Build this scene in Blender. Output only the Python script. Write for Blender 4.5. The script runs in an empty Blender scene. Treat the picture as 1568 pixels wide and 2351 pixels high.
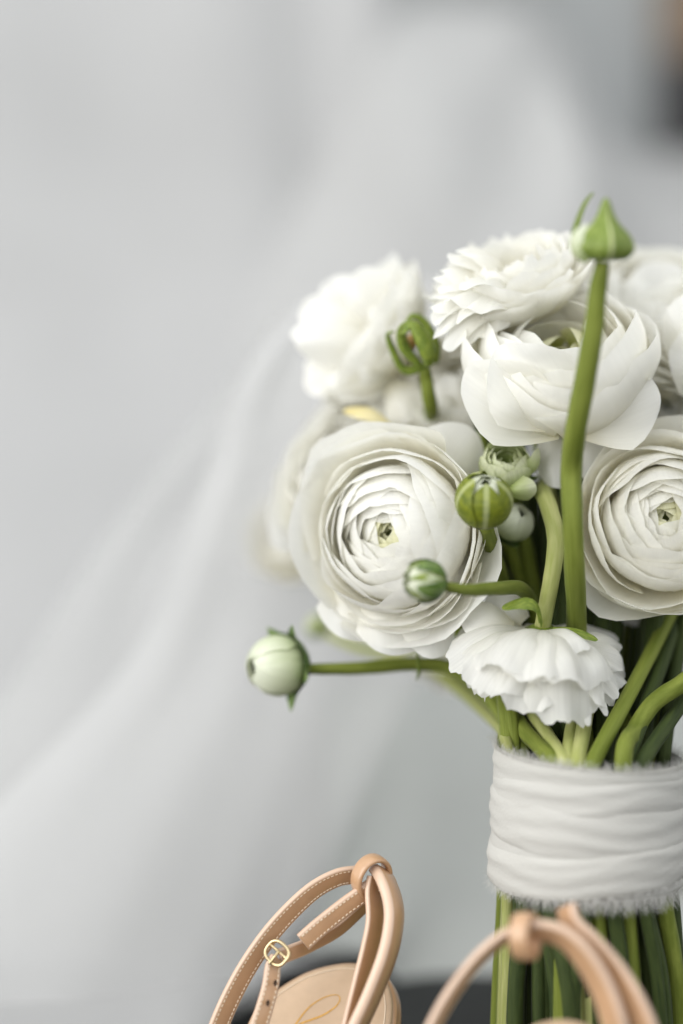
import bpy, math, random
import numpy as np
from mathutils import Vector, Matrix, noise
R = math.radians
random.seed(7)
sc = bpy.context.scene
col = sc.collection

# ------------------------------------------------------------------ camera, world, lights
PITCH = R(10.0)
D = 0.925                      # focus distance, metres
PXM = 0.261 / 1568.0           # metres per photo unit at the focus distance
cd = bpy.data.cameras.new("camera")
cam = bpy.data.objects.new("camera", cd)
col.objects.link(cam)
cam.rotation_euler = (R(90) - PITCH, 0, 0)
cd.sensor_fit = 'HORIZONTAL'
cd.sensor_width = 24.0
cd.lens = 24.0 * D / 0.261
cd.clip_start = 0.05
cd.clip_end = 50
cd.dof.use_dof = True
cd.dof.focus_distance = D
cd.dof.aperture_fstop = 1.6
sc.camera = cam

world = bpy.data.worlds.new("World")
sc.world = world
world.use_nodes = True
bg = world.node_tree.nodes["Background"]
bg.inputs[0].default_value = (0.97, 0.99, 1.0, 1)
bg.inputs[1].default_value = 0.88


def area(name, loc, target, sx, sy, power, color=(1, 1, 1)):
    l = bpy.data.lights.new(name, 'AREA')
    l.shape = 'RECTANGLE'
    l.size, l.size_y, l.energy, l.color = sx, sy, power, color
    o = bpy.data.objects.new(name, l)
    col.objects.link(o)
    o.location = loc
    o.rotation_euler = (Vector(target) - Vector(loc)).to_track_quat('-Z', 'Y').to_euler()
    return o


area("window_light", (-1.25, -0.05, 0.32), (0.05, 0.95, -0.15), 1.5, 1.6, 20, (1.0, 0.98, 0.945))
area("backdrop_fill", (-0.45, 0.30, 1.45), (0.1, 1.5, 0.0), 1.6, 1.2, 4, (0.97, 0.99, 1.0))  # added fill with no visible source, evens out the backdrop

sc.view_settings.view_transform = 'Standard'
sc.view_settings.look = 'None'
sc.view_settings.exposure = 0.50
sc.view_settings.gamma = 1.0
sc.cycles.max_bounces = 16
sc.cycles.diffuse_bounces = 12
sc.cycles.glossy_bounces = 4
sc.cycles.transmission_bounces = 12
sc.cycles.transparent_max_bounces = 24
sc.cycles.use_denoising = True
sc.cycles.caustics_reflective = False
sc.cycles.caustics_refractive = False

# ------------------------------------------------------------------ helpers
RIGHT = Vector((1, 0, 0))
UP = Vector((0, math.sin(PITCH), math.cos(PITCH)))
BACK = Vector((0, -math.cos(PITCH), math.sin(PITCH)))     # towards the viewer


def cs(x, y, z):
    return RIGHT * x + UP * y + BACK * z


def P(px, py, off=0.0):
    """place in the room for a spot measured on the photograph (1568 x 2351 units), off = cm behind the focus plane"""
    d = D + off * 0.01
    k = PXM * d / D
    return cs((px - 784.0) * k, (1175.5 - py) * k, -d)


def tag(o, label=None, cat=None, group=None, kind=None):
    if label: o["label"] = label
    if cat: o["category"] = cat
    if group: o["group"] = group
    if kind: o["kind"] = kind
    return o


def thing(name, label, cat, loc, group=None):
    o = bpy.data.objects.new(name, None)
    o.empty_display_size = 0.01
    col.objects.link(o)
    o.location = loc
    return tag(o, label, cat, group)


def mesh(name, verts, faces, mat, uvs=None, smooth=True):
    me = bpy.data.meshes.new(name)
    me.from_pydata([tuple(v) for v in verts], [], faces)
    if smooth:
        me.polygons.foreach_set("use_smooth", [True] * len(me.polygons))
    if uvs is not None:
        l = me.uv_layers.new(name="UVMap")
        li = np.empty(len(me.loops), dtype=np.int32)
        me.loops.foreach_get("vertex_index", li)
        l.data.foreach_set("uv", np.asarray(uvs, dtype=np.float32)[li].ravel())
    if mat is not None:
        me.materials.append(mat)
    me.update()
    return me


def put(name, me, parent=None, matrix=None):
    """link a mesh as one object; its own coordinates are room coordinates unless a matrix is given"""
    o = bpy.data.objects.new(name, me)
    col.objects.link(o)
    m = matrix if matrix is not None else Matrix.Identity(4)
    if parent is not None:
        o.parent = parent
        base = parent.location if parent.parent is None else parent.parent.location
        if parent.parent is None:
            m = Matrix.Translation(-Vector(base)) @ m
        else:
            pw = Matrix.Translation(base) @ parent.matrix_basis
            m = pw.inverted() @ m
    o.matrix_basis = m
    return o


def grid_faces(nu, nv, close_u=False):
    f = []
    cu = nu if close_u else nu + 1
    for j in range(nv):
        for i in range(nu):
            a = j * cu + i
            b = j * cu + (i + 1) % cu
            f.append((a, b, b + cu, a + cu))
    return f


def catmull(pts, n):
    pts = [np.asarray(p, dtype=float) for p in pts]
    if len(pts) < 3:
        return [pts[0] + (pts[1] - pts[0]) * i / (n - 1) for i in range(n)]
    ext = [2 * pts[0] - pts[1]] + pts + [2 * pts[-1] - pts[-2]]
    out = []
    m = len(pts) - 1
    for k in range(n):
        s = k / (n - 1) * m
        i = min(int(s), m - 1)
        t = s - i
        p0, p1, p2, p3 = ext[i:i + 4]
        out.append(0.5 * (2 * p1 + (p2 - p0) * t + (2 * p0 - 5 * p1 + 4 * p2 - p3) * t * t + (3 * p1 - p0 - 3 * p2 + p3) * t ** 3))
    return out


def tube(name, pts, radii, mat, n=40, seg=12, cap=True, wob=0.075, flat=1.0):
    """a tube along points; radii given per point"""
    q = catmull([tuple(p) + (r,) for p, r in zip([tuple(x) for x in pts], radii)], n)
    path = [Vector(x[:3]) for x in q]
    rad = [x[3] for x in q]
    verts, uvs = [], []
    N = None
    sd = random.random() * 50
    for k in range(n):
        T = (path[min(k + 1, n - 1)] - path[max(k - 1, 0)]).normalized()
        if N is None:
            N = T.orthogonal().normalized()
        N = (N - T * N.dot(T)).normalized()
        B = T.cross(N)
        for i in range(seg):
            a = 2 * math.pi * i / seg
            rr = rad[k] * (1 + wob * noise.noise(Vector((math.cos(a) * 1.3 + sd, math.sin(a) * 1.3, k * 0.25))) + wob * 0.9 * math.cos(5 * a + 0.02 * k))
            verts.append(path[k] + N * (rr * math.cos(a)) + B * (rr * math.sin(a) * flat))
            uvs.append((i / seg, k / (n - 1)))
    faces = grid_faces(seg, n - 1, True)
    if cap:
        faces.append(tuple(range(seg))[::-1])
        faces.append(tuple(range((n - 1) * seg, n * seg)))
    return mesh(name, verts, faces, mat, uvs)


# ------------------------------------------------------------------ materials
def newmat(name):
    m = bpy.data.materials.new(name)
    m.use_nodes = True
    nt = m.node_tree
    for n in list(nt.nodes):
        nt.nodes.remove(n)
    out = nt.nodes.new("ShaderNodeOutputMaterial")
    return m, nt, out


def link(nt, a, b):
    nt.links.new(a, b)


def ramp(nt, stops):
    r = nt.nodes.new("ShaderNodeValToRGB")
    e = r.color_ramp.elements
    e[0].position, e[0].color = stops[0][0], tuple(stops[0][1]) + (1,)
    e[1].position, e[1].color = stops[-1][0], tuple(stops[-1][1]) + (1,)
    for p, c in stops[1:-1]:
        x = e.new(p)
        x.color = tuple(c) + (1,)
    return r


def petal_mat(name, stops, trans=0.54, streak=0.018, bump=0.25, gloss=0.05, tint=(1.0, 0.99, 0.95)):
    m, nt, out = newmat(name)
    uv = nt.nodes.new("ShaderNodeUVMap")
    sep = nt.nodes.new("ShaderNodeSeparateXYZ")
    link(nt, uv.outputs[0], sep.inputs[0])
    info = nt.nodes.new("ShaderNodeObjectInfo")
    # length-wise veins
    mp = nt.nodes.new("ShaderNodeMapping")
    mp.inputs['Scale'].default_value = (34, 1.6, 1)
    link(nt, uv.outputs[0], mp.inputs[0])
    addv = nt.nodes.new("ShaderNodeVectorMath")
    addv.operation = 'ADD'
    link(nt, mp.outputs[0], addv.inputs[0])
    link(nt, info.outputs['Random'], addv.inputs[1])
    nz = nt.nodes.new("ShaderNodeTexNoise")
    nz.inputs['Scale'].default_value = 1.0
    nz.inputs['Detail'].default_value = 3
    link(nt, addv.outputs[0], nz.inputs[0])
    # wander of the colour boundary
    wn = nt.nodes.new("ShaderNodeTexNoise")
    wn.inputs['Scale'].default_value = 3.0
    link(nt, addv.outputs[0], wn.inputs[0])
    wm = nt.nodes.new("ShaderNodeMath")
    wm.operation = 'MULTIPLY_ADD'
    link(nt, wn.outputs[0], wm.inputs[0])
    wm.inputs[1].default_value = 0.16
    link(nt, sep.outputs[1], wm.inputs[2])
    rp = ramp(nt, stops)
    link(nt, wm.outputs[0], rp.inputs[0])
    mulc = nt.nodes.new("ShaderNodeMixRGB")
    mulc.blend_type = 'MULTIPLY'
    mr = nt.nodes.new("ShaderNodeMapRange")
    mr.inputs[1].default_value, mr.inputs[2].default_value = 0.3, 0.7
    mr.inputs[3].default_value, mr.inputs[4].default_value = 1.0 - streak * 2, 1.0
    link(nt, nz.outputs[0], mr.inputs[0])
    mulc.inputs[0].default_value = 1
    link(nt, rp.outputs[0], mulc.inputs[1])
    link(nt, mr.outputs[0], mulc.inputs[2])
    bp = nt.nodes.new("ShaderNodeBump")
    bp.inputs['Strength'].default_value = bump
    bp.inputs['Distance'].default_value = 0.0005
    link(nt, nz.outputs[0], bp.inputs['Height'])
    df = nt.nodes.new("ShaderNodeBsdfDiffuse")
    tr = nt.nodes.new("ShaderNodeBsdfTranslucent")
    tc = nt.nodes.new("ShaderNodeMixRGB")
    tc.blend_type = 'MULTIPLY'
    tc.inputs[0].default_value = 1
    tc.inputs[2].default_value = tint + (1,)
    link(nt, mulc.outputs[0], tc.inputs[1])
    link(nt, mulc.outputs[0], df.inputs[0])
    link(nt, tc.outputs[0], tr.inputs[0])
    link(nt, bp.outputs[0], df.inputs['Normal'])
    mx = nt.nodes.new("ShaderNodeMixShader")
    mx.inputs[0].default_value = trans
    link(nt, df.outputs[0], mx.inputs[1])
    link(nt, tr.outputs[0], mx.inputs[2])
    gl = nt.nodes.new("ShaderNodeBsdfGlossy")
    gl.inputs['Roughness'].default_value = 0.42
    link(nt, bp.outputs[0], gl.inputs['Normal'])
    m2 = nt.nodes.new("ShaderNodeMixShader")
    m2.inputs[0].default_value = gloss
    link(nt, mx.outputs[0], m2.inputs[1])
    link(nt, gl.outputs[0], m2.inputs[2])
    link(nt, m2.outputs[0], out.inputs[0])
    return m


WHITE = petal_mat("white_petal", [(0.0, (0.80, 0.78, 0.42)), (0.25, (0.93, 0.89, 0.70)), (0.55, (0.965, 0.955, 0.89)), (1.0, (0.975, 0.975, 0.96))])
WHITEBACK = petal_mat("white_back_petal", [(0.0, (0.84, 0.83, 0.62)), (0.22, (0.90, 0.89, 0.81)), (1.0, (0.93, 0.93, 0.91))], streak=0.05)
YELLOW = petal_mat("yellowed_petal", [(0.0, (0.90, 0.80, 0.40)), (0.6, (0.92, 0.84, 0.52)), (1.0, (0.88, 0.76, 0.36))])
CREAM = petal_mat("cream_petal", [(0.0, (0.78, 0.74, 0.38)), (0.3, (0.91, 0.87, 0.67)), (0.65, (0.945, 0.93, 0.84)), (1.0, (0.965, 0.96, 0.925))], trans=0.54)
GREENISH = petal_mat("young_green_petal", [(0.0, (0.20, 0.30, 0.04)), (0.5, (0.42, 0.52, 0.16)), (0.85, (0.62, 0.69, 0.36)), (1.0, (0.76, 0.80, 0.56))], trans=0.3, streak=0.09)
HEART = petal_mat("green_heart_petal", [(0.0, (0.30, 0.38, 0.05)), (0.6, (0.58, 0.62, 0.20)), (1.0, (0.84, 0.83, 0.58))], trans=0.3, streak=0.06)
PALEBUD = petal_mat("pale_bud_petal", [(0.0, (0.36, 0.46, 0.12)), (0.5, (0.62, 0.69, 0.42)), (1.0, (0.80, 0.83, 0.68))], trans=0.3, streak=0.05)


def green_mat(name, dark, light, vein=0.0, rough=0.68, patch=0.5, trans=0.12, along=0.0):
    m, nt, out = newmat(name)
    uv = nt.nodes.new("ShaderNodeUVMap")
    mp = nt.nodes.new("ShaderNodeMapping")
    mp.inputs['Scale'].default_value = (6, 9, 1)
    link(nt, uv.outputs[0], mp.inputs[0])
    info = nt.nodes.new("ShaderNodeObjectInfo")
    addv = nt.nodes.new("ShaderNodeVectorMath")
    addv.operation = 'MULTIPLY_ADD'
    addv.inputs[1].default_value = (1, 1, 1)
    link(nt, mp.outputs[0], addv.inputs[0])
    cx = nt.nodes.new("ShaderNodeCombineXYZ")
    mm = nt.nodes.new("ShaderNodeMath")
    mm.operation = 'MULTIPLY'
    mm.inputs[1].default_value = 37.0
    link(nt, info.outputs['Random'], mm.inputs[0])
    link(nt, mm.outputs[0], cx.inputs[2])
    link(nt, cx.outputs[0], addv.inputs[2])
    nz = nt.nodes.new("ShaderNodeTexNoise")
    nz.inputs['Scale'].default_value = 1.3
    nz.inputs['Detail'].default_value = 5
    link(nt, addv.outputs[0], nz.inputs[0])
    rp = ramp(nt, [(0.5 - patch * 0.3, dark), (0.5 + patch * 0.3, light)])
    link(nt, nz.outputs[0], rp.inputs[0])
    colr = rp.outputs[0]
    if vein > 0:
        sep = nt.nodes.new("ShaderNodeSeparateXYZ")
        link(nt, uv.outputs[0], sep.inputs[0])
        ab = nt.nodes.new("ShaderNodeMath")
        ab.operation = 'SUBTRACT'
        link(nt, sep.outputs[0], ab.inputs[0])
        ab.inputs[1].default_value = 0.5
        a2 = nt.nodes.new("ShaderNodeMath")
        a2.operation = 'ABSOLUTE'
        link(nt, ab.outputs[0], a2.inputs[0])
        vr = ramp(nt, [(0.0, (1, 1, 1)), (0.028, (0.9, 0.9, 0.9)), (0.06, (0, 0, 0))])
        link(nt, a2.outputs[0], vr.inputs[0])
        mx = nt.nodes.new("ShaderNodeMixRGB")
        mul = nt.nodes.new("ShaderNodeMath")
        mul.operation = 'MULTIPLY'
        mul.inputs[1].default_value = vein
        link(nt, vr.outputs[0], mul.inputs[0])
        link(nt, mul.outputs[0], mx.inputs[0])
        link(nt, colr, mx.inputs[1])
        mx.inputs[2].default_value = (0.62, 0.66, 0.36, 1)
        colr = mx.outputs[0]
    pb = nt.nodes.new("ShaderNodeBsdfPrincipled")
    pb.inputs['Roughness'].default_value = rough
    pb.inputs['Specular IOR Level'].default_value = 0.3
    link(nt, colr, pb.inputs['Base Color'])
    bp = nt.nodes.new("ShaderNodeBump")
    pb.inputs['Sheen Weight'].default_value = 0.05
    pb.inputs['Sheen Roughness'].default_value = 0.4
    bp.inputs['Strength'].default_value = 0.45
    bp.inputs['Distance'].default_value = 0.0006
    link(nt, nz.outputs[0], bp.inputs['Height'])
    link(nt, bp.outputs[0], pb.inputs['Normal'])
    tr = nt.nodes.new("ShaderNodeBsdfTranslucent")
    link(nt, colr, tr.inputs[0])
    ms = nt.nodes.new("ShaderNodeMixShader")
    ms.inputs[0].default_value = trans
    link(nt, pb.outputs[0], ms.inputs[1])
    link(nt, tr.outputs[0], ms.inputs[2])
    link(nt, ms.outputs[0], out.inputs[0])
    return m


STEM = green_mat("green_stem", (0.10, 0.135, 0.010), (0.24, 0.28, 0.05), patch=0.9)
STEMPALE = green_mat("pale_green_stem", (0.26, 0.30, 0.06), (0.46, 0.47, 0.20), patch=0.9)
STEMSHADE = green_mat("shaded_green_stem", (0.020, 0.036, 0.007), (0.06, 0.085, 0.018), patch=0.9)  # stem green darkened for the shade inside the bundle
SEPAL = green_mat("green_sepal", (0.09, 0.125, 0.010), (0.22, 0.25, 0.018), vein=0.45, rough=0.5, patch=0.7)
SEPALDARK = green_mat("dark_green_sepal", (0.025, 0.06, 0.012), (0.16, 0.26, 0.05), vein=0.25, rough=0.4, patch=0.6)
CALYX = green_mat("mid_green_sepal", (0.10, 0.16, 0.02), (0.26, 0.32, 0.05), rough=0.4, patch=0.7)
BUDSKIN = green_mat("green_bud_skin", (0.10, 0.16, 0.012), (0.27, 0.34, 0.08), vein=0.8, rough=0.35, patch=0.8)


def plain(name, color, rough=0.5, metal=0.0, coat=0.0, nscale=0, namt=0.0, bump=0.0, spec=0.5, coord='Object', second=None):
    m, nt, out = newmat(name)
    pb = nt.nodes.new("ShaderNodeBsdfPrincipled")
    pb.inputs['Base Color'].default_value = tuple(color) + (1,)
    pb.inputs['Roughness'].default_value = rough
    pb.inputs['Metallic'].default_value = metal
    pb.inputs['Coat Weight'].default_value = coat
    pb.inputs['Coat Roughness'].default_value = 0.12
    pb.inputs['Specular IOR Level'].default_value = spec
    if nscale:
        tc = nt.nodes.new("ShaderNodeTexCoord")
        nz = nt.nodes.new("ShaderNodeTexNoise")
        nz.inputs['Scale'].default_value = nscale
        nz.inputs['Detail'].default_value = 5
        link(nt, tc.outputs[coord], nz.inputs[0])
        c2 = second or tuple(c * (1 - namt) for c in color)
        rp = ramp(nt, [(0.3, c2), (0.7, color)])
        link(nt, nz.outputs[0], rp.inputs[0])
        link(nt, rp.outputs[0], pb.inputs['Base Color'])
        if bump:
            bp = nt.nodes.new("ShaderNodeBump")
            bp.inputs['Strength'].default_value = bump
            bp.inputs['Distance'].default_value = 0.0008
            link(nt, nz.outputs[0], bp.inputs['Height'])
            link(nt, bp.outputs[0], pb.inputs['Normal'])
    link(nt, pb.outputs[0], out.inputs[0])
    return m


LEATHER = plain("nude_leather", (0.53, 0.32, 0.18), 0.34, coat=0.5, nscale=160, namt=0.10, bump=0.08)
LINING = plain("nude_lining", (0.54, 0.385, 0.25), 0.45, coat=0.15, nscale=220, namt=0.08, bump=0.06)
EDGE = plain("lit_leather_edge", (0.62, 0.44, 0.32), 0.30, coat=0.4, nscale=120, namt=0.05)  # paler than the leather: gloss reflection put into the colour
THREAD = plain("cream_thread", (0.76, 0.62, 0.46), 0.6)
METAL = plain("pale_gold_metal", (0.62, 0.50, 0.30), 0.22, metal=1.0)
GOLD = plain("gold_foil", (0.60, 0.34, 0.10), 0.42, metal=0.7, nscale=900, namt=0.3)
HOLE = plain("punched_hole", (0.05, 0.025, 0.012), 0.8)
FLOORM = plain("dark_stained_floor", (0.020, 0.022, 0.022), 0.55, nscale=8, namt=0.5, bump=0.1, spec=0.25)
WALLM = plain("grey_wall_paint", (0.47, 0.485, 0.485), 0.8, nscale=3, namt=0.06)
WOODDARK = plain("dark_wood", (0.018, 0.014, 0.014), 0.5, nscale=6, namt=0.4)
WOODTAN = plain("tan_wood", (0.30, 0.20, 0.12), 0.5, nscale=6, namt=0.3)


def cloth_mat(name, color, trans=0.25, sheer=0.0, weave=0.0):
    m, nt, out = newmat(name)
    tc = nt.nodes.new("ShaderNodeTexCoord")
    nz = nt.nodes.new("ShaderNodeTexNoise")
    nz.inputs['Scale'].default_value = 14
    nz.inputs['Detail'].default_value = 4
    link(nt, tc.outputs['Object'], nz.inputs[0])
    rp = ramp(nt, [(0.3, tuple(c * 0.95 for c in color)), (0.7, color)])
    link(nt, nz.outputs[0], rp.inputs[0])
    df = nt.nodes.new("ShaderNodeBsdfDiffuse")
    tr = nt.nodes.new("ShaderNodeBsdfTranslucent")
    link(nt, rp.outputs[0], df.inputs[0])
    link(nt, rp.outputs[0], tr.inputs[0])
    if weave:
        wv = nt.nodes.new("ShaderNodeTexNoise")
        wv.inputs['Scale'].default_value = 900
        link(nt, tc.outputs['Object'], wv.inputs[0])
        bp = nt.nodes.new("ShaderNodeBump")
        bp.inputs['Strength'].default_value = weave
        bp.inputs['Distance'].default_value = 0.0006
        link(nt, wv.outputs[0], bp.inputs['Height'])
        link(nt, bp.outputs[0], df.inputs['Normal'])
    mx = nt.nodes.new("ShaderNodeMixShader")
    mx.inputs[0].default_value = trans
    link(nt, df.outputs[0], mx.inputs[1])
    link(nt, tr.outputs[0], mx.inputs[2])
    last = mx.outputs[0]
    if sheer:
        tp = nt.nodes.new("ShaderNodeBsdfTransparent")
        ms = nt.nodes.new("ShaderNodeMixShader")
        ms.inputs[0].default_value = sheer
        link(nt, last, ms.inputs[1])
        link(nt, tp.outputs[0], ms.inputs[2])
        last = ms.outputs[0]
    link(nt, last, out.inputs[0])
    return m


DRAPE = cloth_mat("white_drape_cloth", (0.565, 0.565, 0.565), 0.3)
TULLE = cloth_mat("sheer_white_tulle", (0.80, 0.80, 0.80), 0.5, sheer=0.50)
TULLE2 = cloth_mat("thin_white_tulle", (0.70, 0.70, 0.695), 0.5, sheer=0.55)
COVER = cloth_mat("half_sheer_cover", (0.68, 0.68, 0.675), 0.4, sheer=0.12)
SHADECLOTH = cloth_mat("shaded_grey_cloth", (0.44, 0.455, 0.44), 0.15)  # greyer than the drape: shade put into the cloth colour
SILK = cloth_mat("ivory_silk", (0.62, 0.61, 0.575), 0.22, weave=0.4)
FRAY = cloth_mat("silk_fibre", (0.72, 0.71, 0.68), 0.35)

# ------------------------------------------------------------------ setting: floor, wall, door, hangings
floor_z = P(1350, 2351, 0).z - 0.058


def quad_box(name, lo, hi, mat, parent=None, bev=0.0):
    x0, y0, z0 = lo
    x1, y1, z1 = hi
    v = [(x0, y0, z0), (x1, y0, z0), (x1, y1, z0), (x0, y1, z0), (x0, y0, z1), (x1, y0, z1), (x1, y1, z1), (x0, y1, z1)]
    f = [(0, 3, 2, 1), (4, 5, 6, 7), (0, 1, 5, 4), (1, 2, 6, 5), (2, 3, 7, 6), (3, 0, 4, 7)]
    return put(name, mesh(name, v, f, mat, smooth=False), parent)


fl = put("floor", mesh("floor", [(-3, -1.5, floor_z), (3, -1.5, floor_z), (3, 3.2, floor_z), (-3, 3.2, floor_z)], [(0, 1, 2, 3)], FLOORM, smooth=False))
tag(fl, kind="structure")
wl = quad_box("wall", (-3, 2.40, floor_z), (3, 2.50, 2.2), WALLM)
tag(wl, kind="structure")


def sheet(name, rows, mat, nu, nv, fold=None, parent=None):
    """cloth through a lattice of (px, py, off) points, rows from top to bottom; fold(u, v) adds depth in cm"""
    rr = [catmull(r, nu + 1) for r in rows]
    cols = [catmull([rr[j][i] for j in range(len(rr))], nv + 1) for i in range(nu + 1)]
    verts, uvs = [], []
    for j in range(nv + 1):
        for i in range(nu + 1):
            x, y, o = cols[i][j]
            u, v = i / nu, j / nv
            if fold: o += fold(u, v)
            verts.append(P(x, y, o))
            uvs.append((u, v))
    return put(name, mesh(name, verts, grid_faces(nu, nv), mat, uvs), parent)


def nz3(x, y, z=0.0):
    return noise.noise(Vector((x, y, z)))


# white cloth thrown over a rounded chair back, upper right
def f_hump(u, v):
    return 2.2 * nz3(u * 5, v * 4, 3.1) + 1.3 * math.sin(u * 13 + v * 7 + 2 * nz3(u * 3, v * 3)) * min(1, v * 3)


o = sheet("chair_cover", [[(820, 230, 74), (880, 60, 73), (960, 18, 73), (1100, 22, 73), (1225, 30, 73), (1310, 120, 73), (1370, 270, 73), (1430, 340, 74), (1600, 350, 75), (1900, 360, 76)],
                          [(790, 300, 64), (860, 100, 62), (950, 50, 61), (1090, 52, 61), (1205, 66, 61), (1290, 160, 61), (1345, 300, 61), (1420, 385, 62), (1600, 400, 63), (1900, 410, 64)],
                          [(600, 620, 60), (780, 460, 57), (920, 400, 55), (1080, 390, 55), (1200, 400, 55), (1290, 430, 55), (1370, 490, 55), (1460, 560, 56), (1640, 580, 57), (1900, 600, 58)],
                          [(520, 1200, 52), (760, 1150, 50), (920, 1130, 49), (1080, 1130, 49), (1200, 1130, 49), (1300, 1130, 49), (1400, 1140, 49), (1500, 1150, 50), (1660, 1160, 50), (1900, 1160, 50)],
                          [(500, 1800, 44), (760, 1800, 43), (920, 1800, 42), (1080, 1800, 42), (1200, 1800, 42), (1300, 1800, 42), (1400, 1800, 42), (1500, 1800, 42), (1660, 1800, 42), (1900, 1800, 42)]],
          COVER, 90, 60, f_hump)
tag(o, "sheer white cover thrown over a rounded chair back at the upper right", "cloth")


# the big soft white drape which fills the middle distance
def f_drape(u, v):
    return (0.35 * math.sin(u * 19 + 2.0 * v) + 0.9 * nz3(u * 5, v * 3.0, 9.0)) * min(1.0, (1.02 - v) * 5)


o = sheet("drape", [[(-700, -600, 66), (-200, -600, 65), (150, -600, 65), (420, -600, 65), (650, -600, 65), (800, -600, 65), (930, -600, 65)],
                    [(-650, 0, 62), (-150, 0, 61), (200, 0, 61), (450, 0, 61), (660, 0, 61), (790, 0, 61), (900, 0, 61)],
                    [(-600, 480, 60), (-100, 480, 60), (250, 480, 60), (520, 480, 60), (720, 480, 60), (850, 480, 60), (960, 480, 60)],
                    [(-600, 900, 55), (-100, 900, 55), (300, 900, 55), (600, 900, 55), (800, 900, 55), (1000, 900, 55), (1200, 900, 55)],
                    [(-600, 1650, 36), (-100, 1650, 35), (300, 1650, 34), (650, 1650, 35), (1000, 1650, 37), (1500, 1650, 38), (2000, 1650, 38)],
                    [(-600, 2140, 20), (-100, 2140, 20), (300, 2140, 21), (560, 2140, 23), (800, 2160, 26), (1300, 2190, 28), (2000, 2210, 28)],
                    [(-600, 2330, 10), (-100, 2330, 10), (280, 2310, 11), (500, 2260, 14), (690, 2190, 22), (1300, 2205, 27), (2000, 2215, 27)],
                    [(-600, 2700, -10), (-100, 2700, -10), (200, 2660, -8), (420, 2480, -1), (660, 2225, 20), (1300, 2215, 27), (2000, 2222, 27)]], DRAPE, 100, 100, f_drape)
tag(o, "broad white drape falling in faint folds behind the bouquet", "cloth")


# inner panel under the bouquet, its grey darkened to stand for shadow
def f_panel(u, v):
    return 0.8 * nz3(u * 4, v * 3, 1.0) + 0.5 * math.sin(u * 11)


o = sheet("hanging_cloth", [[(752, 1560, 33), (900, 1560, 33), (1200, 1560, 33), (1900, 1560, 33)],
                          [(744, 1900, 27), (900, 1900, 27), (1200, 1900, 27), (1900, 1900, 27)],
                          [(700, 2185, 21), (860, 2190, 21), (1010, 2275, 20), (1900, 2330, 20)]], SHADECLOTH, 50, 30, f_panel)
tag(o, "smooth cloth panel with shade put into its grey colour, hanging below the flowers just above the dark floor", "cloth")


# bridal veil: a narrow sheer fall beside the flowers
def f_veil(u, v):
    return 0.12 * math.sin(u * 22 + 3 * v) + 0.3 * nz3(u * 4, v * 2, 7.0)


o = sheet("veil", [[(700, 690, 18), (800, 650, 18), (1000, 640, 18), (1300, 700, 18)],
                   [(545, 880, 17), (680, 860, 17), (950, 900, 17), (1300, 900, 17)],
                   [(415, 1250, 18), (590, 1240, 17), (900, 1250, 17), (1300, 1250, 17)],
                   [(285, 1530, 20), (480, 1560, 19), (700, 1580, 19), (1000, 1500, 19)],
                   [(-60, 1900, 17), (280, 1950, 16), (560, 2000, 17), (735, 2050, 18)],
                   [(-500, 2420, 10), (60, 2420, 10), (380, 2400, 12), (600, 2300, 15)]], TULLE, 60, 50, f_veil)
tag(o, "sheer white veil falling from behind the flowers in a curve to the left", "veil")
o = sheet("veil", [[(640, 740, 26), (800, 700, 26), (1000, 700, 26)],
                   [(420, 1000, 27), (640, 1000, 27), (900, 1000, 27)],
                   [(195, 1300, 28), (420, 1350, 27), (748, 1350, 27)],
                   [(-60, 1700, 26), (330, 1750, 25), (560, 1720, 25), (744, 1700, 26)],
                   [(-450, 2250, 19), (250, 2250, 18), (540, 2180, 20), (712, 2120, 22)]], TULLE2, 50, 50, f_veil)
tag(o, "thin outer veil layer trailing down towards the floor at the lower left", "veil")

# pale grey door leaf and dark frame at the top right edge
dr = thing("door", "pale grey door with a dark wooden jamb at the top right corner", "door", P(1500, 900, 120))
quad_box("door_panel", (P(1230, 0, 118).x, 2.02, floor_z + 0.004), (P(1474, 0, 118).x, 2.06, 1.6), WALLM, dr)
zj = P(1550, 130, 118).z
quad_box("jamb", (P(1480, 0, 118).x, 2.00, floor_z + 0.004), (P(1700, 0, 118).x, 2.06, zj), WOODDARK, dr)
quad_box("jamb", (P(1480, 0, 118).x, 2.00, zj), (P(1700, 0, 118).x, 2.06, 1.6), WOODTAN, dr)["label"] = "tan upper part of the jamb"

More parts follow.
